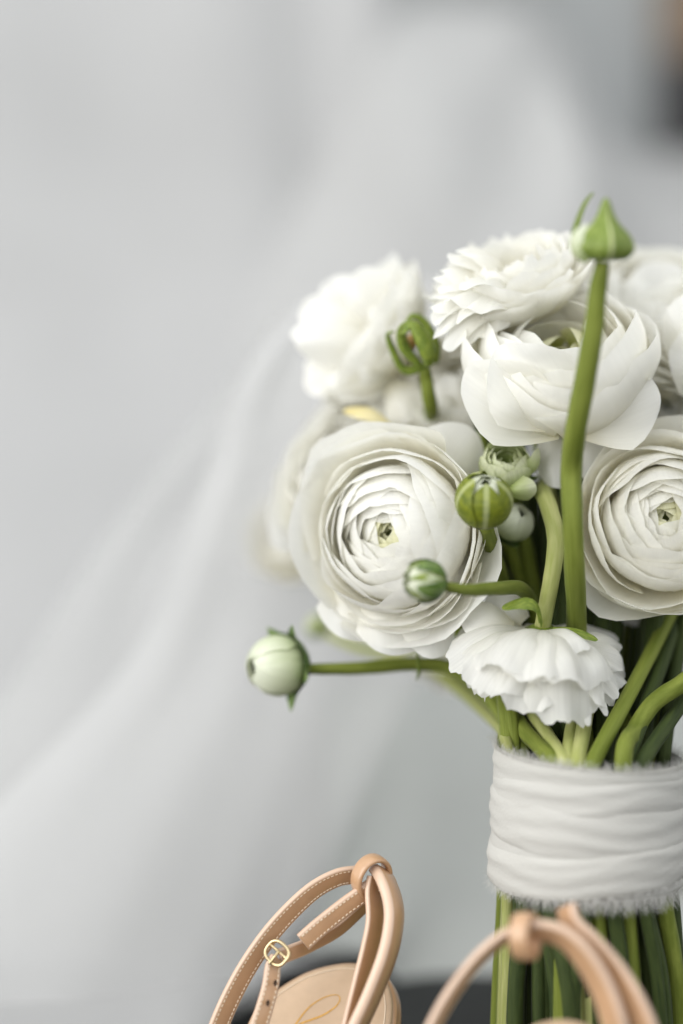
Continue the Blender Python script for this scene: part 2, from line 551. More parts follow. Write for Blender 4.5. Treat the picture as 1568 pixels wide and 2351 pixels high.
# ------------------------------------------------------------------ petals
def petal_grid(rng, Rr, phi0, phi1, W, zo=0.0, rlat=1.0, ruf=0.0, jag=0.0, flare=0.0, squash=1.0, round_c=0.38, narrow=0.3, point=0.0, nu=14, nv=12, curl=0.0):
    """one petal lying on a ball of radius Rr whose bottom is the flower base; axis +Z, centre line in the XZ plane"""
    verts, uvs = [], []
    ph, sd = rng.random() * 6.3, rng.random() * 90
    for j in range(nv + 1):
        v = j / nv
        for i in range(nu + 1):
            u = -1 + 2 * i / nu
            edge = 1 - round_c * abs(u) ** 2.6 - point * abs(u)
            if jag:
                edge += jag * (nz3(u * 4.5 + sd, 2.0) + 0.9 * nz3(u * 11 + sd, 5.0)) * (1 - abs(u) ** 6)
            edge += 0.025 * nz3(u * 3 + sd, 8.0)
            vv = v * edge
            w = W * Rr * (narrow + (1 - narrow) * math.sin(min(1.0, vv / 0.72) * math.pi / 2))
            phi = phi0 + (phi1 - phi0) * vv
            n = Vector((math.sin(phi), 0, -math.cos(phi)))
            s = u * w
            rl = Rr * rlat
            a = s / rl
            p = n * (Rr - rl) + n * (rl * math.cos(a)) + Vector((0, 1, 0)) * (rl * math.sin(a))
            d = flare * max(0.0, (vv - 0.55) / 0.45) ** 2
            d += ruf * vv ** 2 * (math.sin(u * 4.2 + ph) * 0.6 + 1.3 * nz3(u * 1.8 + sd, vv * 2.2))
            d += curl * max(0.0, (vv - 0.8) / 0.2) ** 2
            d += 0.012 * nz3(u * 2 + sd, vv * 3, 4.0)
            p = p + n * (d * Rr)
            p.z = (p.z + Rr + zo) * squash
            verts.append(p)
            uvs.append(((u + 1) / 2, vv))
    return verts, grid_faces(nu, nv), uvs


def lerp(a, b, t):
    return a + (b - a) * t


KINDS = {
    # t is 0 for the innermost and 1 for the outermost petal
    'rose': dict(N=92, seed=3, R=lambda t: 0.11 + 0.89 * t ** 0.80 + (0.16 if t > 0.88 else 0), phi=lambda t: lerp(166, 112, (t / 0.88) ** 1.25) if t < 0.88 else lerp(96, 70, (t - 0.88) / 0.12), W=lambda t: lerp(1.0, 1.10, t), zo=lambda t: 0.80 * (1 - t) ** 1.25, ruf=0.075, squash=0.72, heart=16, round_c=0.25, jit=7, rj=0.04, aj=0.6),
    'globe': dict(N=30, seed=17, R=lambda t: 0.20 + 0.80 * t ** 0.8, phi=lambda t: lerp(156, 98, t ** 1.7), W=lambda t: lerp(1.0, 1.45, t), zo=lambda t: 0.50 * (1 - t) ** 1.1, ruf=0.09, squash=0.84, heart=6, round_c=0.17, jit=9, rj=0.05, aj=0.5),
    'cup': dict(N=50, seed=11, R=lambda t: 0.22 + 0.78 * t ** 0.8, phi=lambda t: lerp(152, 112, t ** 1.6), W=lambda t: lerp(0.9, 1.02, t), zo=lambda t: 0.42 * (1 - t), ruf=0.07, squash=0.80, heart=8),
    'flat': dict(N=84, seed=23, R=lambda t: 0.25 + 0.80 * t ** 0.9, phi=lambda t: lerp(140, 66, t ** 0.8), W=lambda t: lerp(0.62, 0.60, t), zo=lambda t: 0.40 * (1 - t) ** 1.1, ruf=0.06, jag=0.10, point=0.10, squash=0.85, heart=0),
    'dome': dict(N=64, seed=31, R=lambda t: 0.35 + 0.66 * t ** 0.9, phi=lambda t: lerp(132, 92, t), W=lambda t: lerp(0.58, 0.60, t), zo=lambda t: 0.20 * (1 - t), ruf=0.10, jag=0.15, squash=0.74, heart=0, round_c=0.2, jit=11, rj=0.07),
    'loose': dict(N=46, seed=41, R=lambda t: 0.35 + 0.72 * t, phi=lambda t: lerp(128, 70, t), W=lambda t: lerp(0.8, 0.78, t), zo=lambda t: 0.18 * (1 - t), ruf=0.16, squash=0.85, heart=0),
    'bud': dict(N=26, seed=51, R=lambda t: 0.18 + 0.80 * t ** 0.7, phi=lambda t: lerp(150, 128, t), W=lambda t: lerp(0.9, 1.0, t), zo=lambda t: 0.75 * (1 - t) ** 1.1, ruf=0.035, squash=0.95, heart=0, curl=0.05),
    'ball': dict(N=12, seed=61, R=lambda t: 0.80 + 0.20 * t, phi=lambda t: lerp(172, 160, t), W=lambda t: lerp(1.0, 1.0, t), zo=lambda t: 0.2 * (1 - t), ruf=0.02, squash=1.0, heart=0),
}
_cache = {}


def kind_meshes(kind, mat, heart_mat):
    key = (kind, mat.name)
    if key in _cache:
        return _cache[key]
    k = KINDS[kind]
    rng = random.Random(k['seed'])
    out = []
    N = k['N']
    for i in range(N):
        t = (i + 0.5) / N
        fl = 0.0
        phi = k['phi'](t) + rng.uniform(-1, 1) * k.get('jit', 6)
        if kind in ('rose', 'flat') and t > 0.86:
            fl = rng.uniform(0.0, 0.10)
        Rr = k['R'](t) * (1 + (rng.uniform(-0.06, 0.08) if kind == 'rose' and t > 0.88 else 0) + rng.uniform(-1, 1) * k.get('rj', 0.03))
        v, f, uv = petal_grid(rng, Rr, R(8), R(phi), k['W'](t) * rng.uniform(0.88, 1.12), k['zo'](t), rlat=rng.uniform(0.92, 1.12),
                              ruf=k['ruf'] * rng.uniform(0.5, 1.3) * (0.35 + 1.0 * t * t), jag=k.get('jag', 0) * rng.uniform(0.5, 1.3), flare=fl, squash=k['squash'],
                              round_c=k.get('round_c', 0.38) * rng.uniform(0.8, 1.2), point=k.get('point', 0), curl=k.get('curl', 0) * rng.uniform(0, 1))
        m = mesh("petal", v, f, heart_mat if i < k['heart'] else mat, uv)
        out.append((m, i * R(137.508) + rng.uniform(-1, 1) * k.get('aj', 0.25)))
    _cache[key] = out
    return out


def head_matrix(center, axis, radius, spin, zc):
    z = cs(*axis).normalized()
    x = (RIGHT - z * RIGHT.dot(z))
    if x.length < 0.05:
        x = UP - z * UP.dot(z)
    x.normalize()
    y = z.cross(x)
    rot = Matrix((x, y, z)).transposed().to_4x4() @ Matrix.Rotation(spin, 4, 'Z')
    base = center - z * (zc * radius)
    return Matrix.Translation(base) @ rot @ Matrix.Scale(radius, 4)


def add_head(root, kind, mat, M, heart=None, only=None):
    for i, (me, az) in enumerate(kind_meshes(kind, mat, heart or HEART)):
        if only and not only(i, len(KINDS) and KINDS[kind]['N']):
            continue
        put("petal", me, root, M @ Matrix.Rotation(az, 4, 'Z'))


_sep = {}


def sepal_mesh(mat, phi1=118, W=0.55, Rr=1.04, flare=0.0, point=0.22, sd=5, curl=0.0):
    key = (mat.name, phi1, W, Rr, flare, point, sd, curl)
    if key not in _sep:
        rng = random.Random(sd)
        v, f, uv = petal_grid(rng, Rr, R(4), R(phi1), W, 1.0 - Rr, rlat=1.0, ruf=0.02, flare=flare, round_c=0.30, point=point, narrow=0.35, nu=12, nv=12, curl=curl)
        _sep[key] = mesh("sepal", v, f, mat, uv)
    return _sep[key]


# wrapped bundle: its axis leans back a little
LEAN = R(6)
W0 = P(1352, 1888, 0.6)
WA = Vector((0, math.sin(LEAN), math.cos(LEAN)))
WX = Vector((1, 0, 0))
WY = WA.cross(WX)
WR = 0.0365
HT, HB = 0.0265, -0.0265


def wp(a, r, h):
    return W0 + WX * (r * math.cos(a)) + WY * (r * math.sin(a)) + WA * h


def bundle_tail(a, r):
    """points of a stem from the top of the wrap to the floor"""
    pts = [wp(a, r * 1.02, HT + 0.004), wp(a + 0.04, r * 0.98, 0.0), wp(a + 0.10, r * 1.0, HB)]
    hb = HB - 0.035
    pts.append(wp(a + 0.17, r * 1.05, hb))
    L = (W0.z - (floor_z + 0.003)) / WA.z
    e = wp(a + 0.26, r * 1.14, -L)
    e.z = floor_z + 0.003
    pts.append(e)
    return pts


def stem_part(root, upper, a, r, rad=(0.0028, 0.0032), mat=STEM, name="stem"):
    """upper: (px, py, off) points from the head down; then through the ribbon to the floor"""
    pts = [u if isinstance(u, Vector) else P(*u) for u in upper] + bundle_tail(a, r)
    n = len(pts)
    radii = [lerp(rad[0], rad[1], min(1, i / 2.5)) for i in range(n)]
    return put(name, tube(name, pts, radii, mat, n=14 * n if n < 6 else 9 * n, seg=12), root)


def flower(label, kind, center, axis, rad_px, spin, mat, upper, a, r, zc=0.5, heart=None, group="white ranunculus in the bouquet", sepals=True, cat="flower", stem_mat=STEM):
    c = P(*center)
    radius = rad_px * PXM * (D + center[2] * 0.01) / D
    M = head_matrix(c, axis, radius, spin, zc)
    base = M.translation.copy()
    root = thing("ranunculus_flower", label, cat, base, group)
    add_head(root, kind, mat, M, heart)
    if sepals:
        me = sepal_mesh(CALYX, 62, 0.42, 0.62, 0.25)
        for i in range(5):
            put("sepal", me, root, M @ Matrix.Translation((0, 0, -0.40)) @ Matrix.Rotation(i * 1.2566, 4, 'Z'))
    st = base - cs(*axis).normalized() * 0.012
    stem_part(root, [base + cs(*axis).normalized() * 0.004, st] + list(upper), a, r, mat=stem_mat)
    return root, M


def free_petal(root, base, tip, width, bow=0.25, cup=0.25, mat=None, face=(0, 0.2, 1), seed=1, ruf=0.05, jag=0.0, narrow=0.45, round_c=0.36, nu=14, nv=16):
    """a single petal laid from base to tip (px, py, off); bow = arch of the length, cup = curve across"""
    rng = random.Random(seed)
    sd = rng.random() * 80
    b, t = P(*base), P(*tip)
    L = (t - b).length
    T = (t - b).normalized()
    n = cs(*face)
    n = (n - T * n.dot(T)).normalized()
    S = T.cross(n)
    w0 = width * PXM / 2
    verts, uvs = [], []
    for j in range(nv + 1):
        v = j / nv
        for i in range(nu + 1):
            u = -1 + 2 * i / nu
            e = 1 - round_c * abs(u) ** 2.3 + 0.02 * nz3(u * 3 + sd, 1.0) + (jag * (1.2 * nz3(u * 3 + sd, 3.0) + 0.8 * nz3(u * 9 + sd, 4.0)) if jag else 0)
            vv = v * e
            w = w0 * (narrow + (1 - narrow) * math.sin(min(1, vv / 0.75) * math.pi / 2))
            h = bow * L * math.sin(vv * math.pi) * 0.6 - cup * w0 * u * u * 1.2
            h += ruf * w0 * vv * (math.sin(u * 5 + sd) + 1.5 * nz3(u * 2 + sd, vv * 3))
            verts.append(b + T * (L * vv) + S * (u * w) + n * h)
            uvs.append(((u + 1) / 2, 0.25 + 0.75 * vv))
    return put("petal", mesh("petal", verts, grid_faces(nu, nv), mat or WHITE, uvs), root)


# ------------------------------------------------------------------ flowers
# front left rosette (sharp)
f1, M1 = flower("large white rosette facing the viewer at the left front of the bouquet", 'rose', (898, 1222, 1.6), (-0.46, 0.05, 0.88), 204, 0.4, WHITE,
                [(1060, 1420, 5), (1180, 1600, 3)], 2.2, 0.022, zc=0.75)
free_petal(f1, (960, 1150, 2.6), (1085, 985, 3.0), 190, bow=0.2, cup=0.3, face=(0.4, 0.2, 1), seed=2)
free_petal(f1, (980, 1120, 3.0), (1108, 1075, 3.4), 150, bow=0.3, cup=0.4, face=(0.6, 0.0, 0.8), seed=4)
free_petal(f1, (950, 1280, 2.2), (1122, 1290, 2.6), 190, bow=0.55, cup=0.5, face=(0.5, 0.1, 0.9), seed=3)
free_petal(f1, (960, 1290, 1.6), (1090, 1350, 2.0), 170, bow=0.55, cup=0.5, face=(0.4, 0.1, 0.9), seed=9)
free_petal(f1, (900, 1330, 2.6), (915, 1505, 2.0), 190, bow=0.15, cup=0.25, face=(0, 0.1, 1), seed=5)
free_petal(f1, (960, 1330, 2.4), (1000, 1512, 1.6), 130, bow=0.15, cup=0.3, face=(0.1, 0.1, 1), seed=6)
free_petal(f1, (840, 1330, 3.2), (800, 1470, 3.0), 200, bow=0.15, cup=0.3, face=(-0.1, 0.1, 1), seed=7)

# right-hand rosette, cut by the frame
f6, M6 = flower("cream-white rosette facing the viewer at the right edge of the photo", 'rose', (1528, 1190, 1.0), (-0.10, 0.22, 0.96), 188, 2.1, CREAM,
                [(1500, 1480, 5), (1440, 1620, 3)], 0.7, 0.020, zc=0.75)
free_petal(f6, (1480, 1290, 4.5), (1400, 1410, 4.0), 240, bow=0.2, cup=0.4, mat=CREAM, face=(0, -0.2, 1), seed=12)
free_petal(f6, (1500, 1300, 4.2), (1480, 1415, 3.8), 240, bow=0.2, cup=0.4, mat=CREAM, face=(0, -0.2, 1), seed=13)

# full cup in the middle right
f3, M3 = flower("full cup-shaped white flower with broad smooth outer petals behind the tall bud stem", 'globe', (1285, 845, 2.6), (-0.10, 0.74, 0.66), 226, 1.1, WHITE,
                [(1310, 1150, 5.5), (1330, 1500, 4)], 1.4, 0.012, zc=0.62)
free_petal(f3, (1270, 960, 2.6), (1282, 1122, 2.2), 100, bow=0.1, cup=0.5, face=(0, 0.0, 1), seed=21, ruf=0.12)
free_petal(f3, (1340, 960, 2.8), (1372, 1100, 2.6), 130, bow=0.1, cup=0.4, face=(0.1, 0.0, 1), seed=22, ruf=0.12)

free_petal(f3, (1290, 975, 1.4), (1068, 850, 0.6), 230, bow=0.22, cup=-0.35, face=(-0.25, -0.2, 1), seed=23, ruf=0.06, round_c=0.5, narrow=0.2)
free_petal(f3, (1290, 965, 1.0), (1150, 800, -0.4), 260, bow=0.20, cup=-0.2, face=(-0.1, -0.1, 1), seed=25, ruf=0.16, round_c=0.5, narrow=0.2)
free_petal(f3, (1310, 975, 1.4), (1510, 890, 1.0), 210, bow=0.22, cup=-0.35, face=(0.25, -0.2, 1), seed=24, ruf=0.06, round_c=0.5, narrow=0.2)

# layered flower at the top
f2, M2 = flower("top white flower with many thin pointed petals seen from the side", 'flat', (1182, 640, 4.2), (-0.28, 0.88, 0.36), 202, 0.2, WHITE,
                [(1220, 900, 7), (1300, 1400, 6)], 1.9, 0.016, zc=0.5)
rq = random.Random(5)
for q, (tx, ty) in enumerate(((1046, 572), (1022, 592), (1016, 622), (998, 640), (1004, 668), (984, 690), (992, 716), (986, 744), (1002, 784), (1024, 806), (1068, 792), (1112, 776), (1030, 700), (1052, 742), (1060, 655), (1085, 715))):
    free_petal(f2, (1165 + rq.uniform(-10, 20), 632 + 4.5 * min(q, 11) + rq.uniform(-8, 8), 3.6), (tx + rq.uniform(-6, 6), ty + rq.uniform(-6, 6), 2.6 - 0.08 * q - (0.6 if q > 11 else 0)), rq.uniform(62, 120), bow=rq.uniform(0.1, 0.3), cup=rq.uniform(0.3, 0.6),
               face=(-0.25, 0.8, 0.55), seed=130 + q, round_c=rq.uniform(0.3, 0.6), narrow=0.55, ruf=0.12, nu=12, nv=12)

# hanging flower at the lower front
f7 = thing("ranunculus_flower", "hanging white flower with jagged petal edges turned face down above the ribbon", "flower", P(1245, 1432, 0.4), "white ranunculus in the bouquet")
M7 = head_matrix(P(1245, 1446, 0.6), (-0.05, -0.93, -0.30), 158 * PXM, 0.9, 0.0)
add_head(f7, 'dome', WHITEBACK, M7)
for q, (bx_, by_, bo, tx, ty, to, w_, fx, fy, bw) in enumerate((
        (1250, 1452, 1.8, 1420, 1496, 2.2, 170, 0.5, 0.8, 0.25), (1262, 1455, 1.0, 1436, 1568, 0.8, 170, 0.8, 0.25, 0.30), (1256, 1452, 0.5, 1398, 1622, -0.6, 160, 0.7, 0.05, 0.30),
        (1240, 1452, 1.6, 1046, 1482, 1.2, 150, -0.4, 0.8, 0.25), (1235, 1452, 0.8, 1034, 1530, -0.2, 170, -0.7, 0.35, 0.32), (1240, 1450, 0.2, 1096, 1582, -1.6, 190, -0.45, 0.0, 0.36),
        (1245, 1448, 0.0, 1196, 1630, -2.0, 200, -0.15, -0.15, 0.36), (1252, 1448, 0.0, 1306, 1664, -2.0, 190, 0.25, -0.2, 0.34), (1240, 1446, -0.2, 1130, 1535, -2.2, 210, -0.5, 0.35, 0.34),
        (1256, 1446, -0.2, 1352, 1575, -2.1, 220, 0.5, 0.25, 0.36), (1248, 1446, -0.1, 1225, 1560, -2.7, 190, -0.1, 0.2, 0.34), (1256, 1446, 0.0, 1330, 1500, -1.6, 150, 0.35, 0.7, 0.3))):
    free_petal(f7, (bx_, by_, bo), (tx, ty, to), w_, bow=bw, cup=0.34, mat=WHITEBACK, face=(fx, fy, 0.7), seed=70 + q, jag=0.06, ruf=0.13, narrow=0.42, round_c=0.26, nu=26, nv=16)
for q, (tx, ty, to, w_) in enumerate(((1394, 1642, -1.0, 44), (1352, 1668, -1.6, 40), (1418, 1602, -0.4, 60), (1378, 1622, -1.4, 70), (1432, 1530, 0.6, 90), (1424, 1488, 1.6, 80))):
    free_petal(f7, (1300 + 8 * q, 1530 - 10 * q, 0.2), (tx, ty, to), w_, bow=0.2, cup=0.3, mat=WHITEBACK, face=(0.4, 0.4, 0.8), seed=96 + q, jag=0.05, ruf=0.12, narrow=0.7, round_c=0.6, nu=12, nv=12)
for i in range(5):
    put("sepal", sepal_mesh(CALYX, 78, 0.34, 0.40, 0.30, curl=0.5), f7, M7 @ Matrix.Translation((0, 0, -0.68)) @ Matrix.Rotation(i * 1.2566 + 0.5, 4, 'Z'))
free_petal(f7, (1180, 1440, 1.0), (1060, 1420, 1.0), 120, bow=0.25, cup=0.3, face=(-0.1, 0.5, 0.8), seed=41)
free_petal(f7, (1200, 1430, 1.6), (1120, 1366, 2.0), 110, bow=0.25, cup=0.3, face=(-0.2, 0.3, 0.9), seed=42)
stem_part(f7, [(1245, 1440, 0.6), (1250, 1410, 0.4), (1266, 1330, 0.2), (1276, 1240, 0.4), (1262, 1170, 1.0), (1246, 1130, 2.4), (1258, 1140, 4.5), (1300, 1300, 5.5), (1330, 1560, 4.6)], 1.2, 0.010,
          rad=(0.0030, 0.0034), mat=STEMPALE)
free_petal(f7, (1246, 1428, -0.2), (1152, 1396, -0.9), 46, bow=0.7, cup=0.5, mat=CALYX, face=(-0.1, 0.8, 0.6), seed=91)['label'] = 'arched green sepal'
free_petal(f7, (1270, 1440, 0.2), (1372, 1470, -0.2), 34, bow=0.18, cup=0.4, mat=CALYX, face=(0.2, 0.8, 0.6), seed=93)['label'] = 'yellow-green sepal lying along the top'

# soft flowers behind
f4, M4 = flower("loose open white flower at the upper left of the bouquet, turned away to the left", 'loose', (845, 768, 8.5), (-0.78, 0.42, 0.25), 196, 0.6, WHITE,
                [(1010, 980, 9), (1150, 1400, 7)], 2.6, 0.024, zc=0.55)
free_petal(f4, (900, 880, 7.0), (955, 965, 6.5), 110, bow=0.2, cup=0.3, face=(0, 0.1, 1), seed=51)
free_petal(f4, (860, 700, 7.5), (960, 640, 7.5), 170, bow=0.3, cup=0.4, face=(0, 0.4, 0.9), seed=52)
free_petal(f4, (840, 820, 7.5), (700, 890, 8.0), 120, bow=0.2, cup=0.3, face=(-0.2, 0.3, 0.9), seed=53)
for q, (tx, ty, w_) in enumerate(((668, 775, 150), (690, 705, 150), (742, 652, 170), (820, 622, 170), (900, 618, 150), (700, 850, 150), (760, 900, 160), (850, 925, 150))):
    free_petal(f4, (935, 800, 8.5), (tx, ty, 8.0 + (q % 3) * 0.8 - 1.0), w_, bow=0.25, cup=0.35, face=(-0.2, 0.25, 0.9), seed=150 + q, ruf=0.14)
f5, M5 = flower("soft white flower mostly hidden behind the large left rosette", 'rose', (800, 1065, 8.0), (-0.60, 0.50, 0.60), 178, 1.7, WHITE,
                [(960, 1350, 9), (1180, 1580, 6)], 2.9, 0.026, zc=0.7)
free_petal(f5, (905, 985, 5.2), (790, 942, 5.6), 52, bow=0.35, cup=0.4, mat=YELLOW, face=(-0.2, 0.8, 0.6), seed=171)['label'] = 'yellowed petal edge'
f8, M8 = flower("blurred white flower at the top right behind the tall bud", 'globe', (1492, 735, 8.5), (0.05, 0.70, 0.7), 190, 0.3, WHITE,
                [(1480, 1000, 9), (1440, 1500, 6)], 1.0, 0.024, zc=0.6)
for q, (tx, ty, w_, o_) in enumerate(((1440, 640, 190, 7.2), (1520, 596, 230, 7.6), (1590, 640, 220, 6.4), (1500, 690, 240, 5.8))):
    free_petal(f8, (1490, 900, 6.4), (tx, ty, o_), w_, bow=0.28, cup=0.4, mat=WHITE, face=(-0.2, 0.2, 0.95), seed=190 + q, ruf=0.09, round_c=0.42)
f9, M9 = flower("blurred white flower cut off by the right edge of the photo beside the tall bud", 'loose', (1640, 765, 5.0), (-0.35, 0.5, 0.78), 195, 2.6, WHITE,
                [(1620, 1050, 8), (1500, 1560, 5)], 0.5, 0.028, zc=0.5)
for q, (tx, ty, w_, o_) in enumerate(((1548, 690, 200, 3.4), (1542, 800, 200, 2.6), (1580, 860, 200, 2.2))):
    free_petal(f9, (1680, 850, 3.2), (tx, ty, o_), w_, bow=0.3, cup=0.4, mat=WHITE, face=(-0.5, 0.2, 0.85), seed=200 + q, ruf=0.09, round_c=0.42)
f10, M10 = flower("cream flower in the gap at the right between the cup-shaped flower and the right rosette", 'rose', (1530, 930, 8.5), (-0.1, 0.3, 0.9), 165, 3.0, CREAM,
                  [(1520, 1200, 9), (1450, 1560, 6)], 0.9, 0.026, zc=0.7)
f13, M13 = flower("cream flower deep in the bouquet between the left rosette and the cup-shaped flower", 'cup', (1060, 910, 8.5), (0.0, 0.4, 0.9), 150, 1.9, CREAM,
                  [(1140, 1150, 9), (1250, 1500, 7)], 2.0, 0.020, zc=0.6)
for q, (tx, ty, w_, o_) in enumerate(((1020, 862, 130, 6.6), (1078, 846, 130, 6.8), (985, 925, 130, 6.2), (1000, 985, 140, 5.6), (1050, 935, 150, 5.8))):
    free_petal(f13, (1075, 1010, 7.0), (tx, ty, o_), w_, bow=0.22, cup=0.35, mat=WHITE, face=(-0.4, 0.35, 0.8), seed=180 + q, ruf=0.12)
f11, M11 = flower("blurred white flower hanging behind the face-down flower above the ribbon", 'loose', (1050, 1540, 11.0), (-0.35, -0.80, 0.25), 105, 0.4, WHITE,
                  [(1130, 1500, 10), (1180, 1620, 6)], 2.9, 0.032, zc=0.4)
f12, M12 = flower("pale cream flower far back at the left, blurred beside the large rosette", 'rose', (668, 1225, 17.0), (-0.5, 0.3, 0.75), 92, 0.8, CREAM,
                  [(850, 1400, 14), (1120, 1600, 8)], 2.7, 0.030, zc=0.7)

# ------------------------------------------------------------------ buds
def bud_ball(root, center, axis, rad_px, spin, kind, mat, zc=1.0):
    radius = rad_px * PXM * (D + center[2] * 0.01) / D
    M = head_matrix(P(*center), axis, radius, spin, zc)
    add_head(root, kind, mat, M, mat)
    return M


def bud(label, center):
    return thing("flower_bud", label, "bud", P(*center), "ranunculus buds in the bouquet")


# half-open green bud
b3 = bud("half-open pale green bud with tight curled petals under the cup-shaped flower", (1165, 1068, 2.0))
MB = bud_ball(b3, (1162, 1066, 2.0), (-0.08, 0.66, 0.74), 66, 0.3, 'bud', GREENISH, zc=0.95)
free_petal(b3, (1160, 1128, 1.6), (1232, 1118, 1.2), 60, bow=0.4, cup=0.6, mat=GREENISH, face=(0.3, -0.1, 0.9), seed=61)
free_petal(b3, (1200, 1100, 2.2), (1234, 1030, 1.6), 50, bow=0.4, cup=0.6, mat=GREENISH, face=(0.8, 0.1, 0.6), seed=62)
for i in range(5):
    put("sepal", sepal_mesh(SEPALDARK, 66, 0.42, 0.9, 0.3), b3, MB @ Matrix.Translation((0, 0, -0.25)) @ Matrix.Rotation(i * 1.2566 + 0.9, 4, 'Z'))
stem_part(b3, [(1170, 1120, 3.2), (1200, 1230, 4.0), (1240, 1400, 4.5)], 1.6, 0.018)

# green bud closed in striped sepals
b4 = bud("round closed bud wrapped in dark green sepals with pale midribs beside the left rosette", (1112, 1150, -1.6))
MB = bud_ball(b4, (1112, 1150, -1.6), (0.02, 0.78, 0.62), 63, 0.0, 'ball', PALEBUD, zc=1.0)
for i, ph in enumerate((166, 160, 116, 164, 160)):
    put("sepal", sepal_mesh(SEPAL, ph, 1.08, 1.05, 0.0, point=0.30, sd=20 + i), b4, MB @ Matrix.Rotation(-1.57 + i * 1.2566, 4, 'Z') @ Matrix.Scale(1.0 + 0.012 * i, 4))
stem_part(b4, [(1115, 1205, -0.4), (1140, 1290, 2.0), (1180, 1400, 4.5)], 1.8, 0.022)

b5 = bud("small white bud tucked below the striped green bud", (1180, 1205, 2.6))
MB = bud_ball(b5, (1180, 1200, 2.6), (0.40, 0.55, 0.72), 47, 0.9, 'ball', PALEBUD)
for i in range(5):
    put("sepal", sepal_mesh(SEPALDARK, 62, 0.5, 1.08, 0.15), b5, MB @ Matrix.Rotation(i * 1.2566 + 0.4, 4, 'Z'))
stem_part(b5, [(1168, 1245, 3.6), (1190, 1320, 4.4), (1230, 1450, 5.0)], 1.5, 0.024)

# little front bud on a sideways stem
b6 = bud("small dark green and white bud on a sideways stem in front of the left rosette", (975, 1334, -3.6))
MB = bud_ball(b6, (975, 1334, -3.6), (-0.90, 0.06, 0.42), 49, 0.5, 'ball', PALEBUD)
for i in range(5):
    put("sepal", sepal_mesh(SEPALDARK, 138, 0.50, 1.07, 0.02, point=0.25, sd=3 + i), b6, MB @ Matrix.Rotation(i * 1.2566 + 0.2, 4, 'Z'))
for i in range(5):
    put("sepal", sepal_mesh(CALYX, 168, 0.30, 0.98, 0.10, point=0.3, sd=13 + i), b6, MB @ Matrix.Rotation(i * 1.2566 + 0.83, 4, 'Z'))
stem_part(b6, [(1022, 1346, -3.4), (1075, 1354, -2.8), (1140, 1350, -1.6), (1195, 1352, 0.8), (1225, 1400, 3.0), (1245, 1520, 3.0)], 1.75, 0.015, rad=(0.0019, 0.0028))

# bud on a long stem to the left
b7 = bud("pale green bud at the end of a long stem reaching out to the left", (640, 1528, 4.2))
MB = bud_ball(b7, (636, 1528, 4.2), (-0.86, -0.10, 0.48), 73, 0.7, 'ball', PALEBUD)
for i in range(5):
    put("sepal", sepal_mesh(SEPALDARK, 80, 0.60, 1.06, 0.10, point=0.12, sd=2, curl=0.35), b7, MB @ Matrix.Rotation(i * 1.2566 + 0.5, 4, 'Z'))
stem_part(b7, [(690, 1534, 4.2), (740, 1535, 4.3), (840, 1532, 4.6), (950, 1524, 5.0), (1040, 1535, 5.0), (1120, 1600, 4.0)], 2.95, 0.029, rad=(0.0020, 0.0028))

b8 = bud("blurred yellow-green bud far back under the left rosette", (728, 1436, 15.0))
MB = bud_ball(b8, (728, 1436, 15.0), (-0.7, 0.6, 0.3), 27, 0.7, 'ball', GREENISH)
for i in range(5):
    put("sepal", sepal_mesh(CALYX, 120, 0.6, 1.06, 0.0), b8, MB @ Matrix.Rotation(i * 1.2566, 4, 'Z'))
stem_part(b8, [(750, 1455, 14.5), (830, 1490, 13), (980, 1530, 11), (1120, 1640, 6)], 3.1, 0.031, rad=(0.0018, 0.0026), mat=STEMPALE)

b9 = bud("little dark bud deep between the tall stem and the curved stem", (1288, 1185, 5.0))
MB = bud_ball(b9, (1290, 1190, 5.0), (-0.2, 0.9, 0.3), 26, 0.7, 'ball', GREENISH)
for i in range(5):
    put("sepal", sepal_mesh(SEPALDARK, 130, 0.6, 1.06, 0.1), b9, MB @ Matrix.Rotation(i * 1.2566, 4, 'Z'))
stem_part(b9, [(1290, 1230, 5.2), (1300, 1400, 5.4)], 1.35, 0.018, mat=STEMSHADE)

# tall pointed bud
b1 = bud("tall pointed green bud standing above the bouquet on a thick stem", (1388, 590, -5.0))
MT = head_matrix(P(1386, 594, -5.0), (0.03, 0.99, 0.08), PXM * 63 * (D - 0.05) / D, 0.0, 0.0)


def tear(v):
    # radius and height of the pear-shaped bud (radius 1 at its widest)
    pts = [(0.05, 0.00), (0.66, -0.05), (0.99, 0.24), (1.00, 0.58), (0.80, 0.95), (0.50, 1.27), (0.30, 1.62), (0.19, 1.94), (0.10, 2.14), (0.0, 2.22)]
    q = catmull([(a, b, 0) for a, b in pts], 60)
    x = q[min(59, int(v * 59))]
    return x[0], x[1]


def tear_sector(a0, half, mat, lift, vmax=1.0, nu=12, nv=30):
    verts, uvs = [], []
    for j in range(nv + 1):
        for i in range(nu + 1):
            u = -1 + 2 * i / nu
            v = j / nv * vmax
            r, z = tear(v)
            rr = r * (1 + lift) * (1 - 0.10 * (abs(u) ** 3) + 0.07 * math.exp(-(u / 0.16) ** 2)) + 0.01
            a = a0 + u * half * (1 - 0.2 * v)
            verts.append((rr * math.cos(a), rr * math.sin(a), z))
            uvs.append(((u + 1) / 2, v))
    return mesh("sepal", verts, grid_faces(nu, nv), mat, uvs)


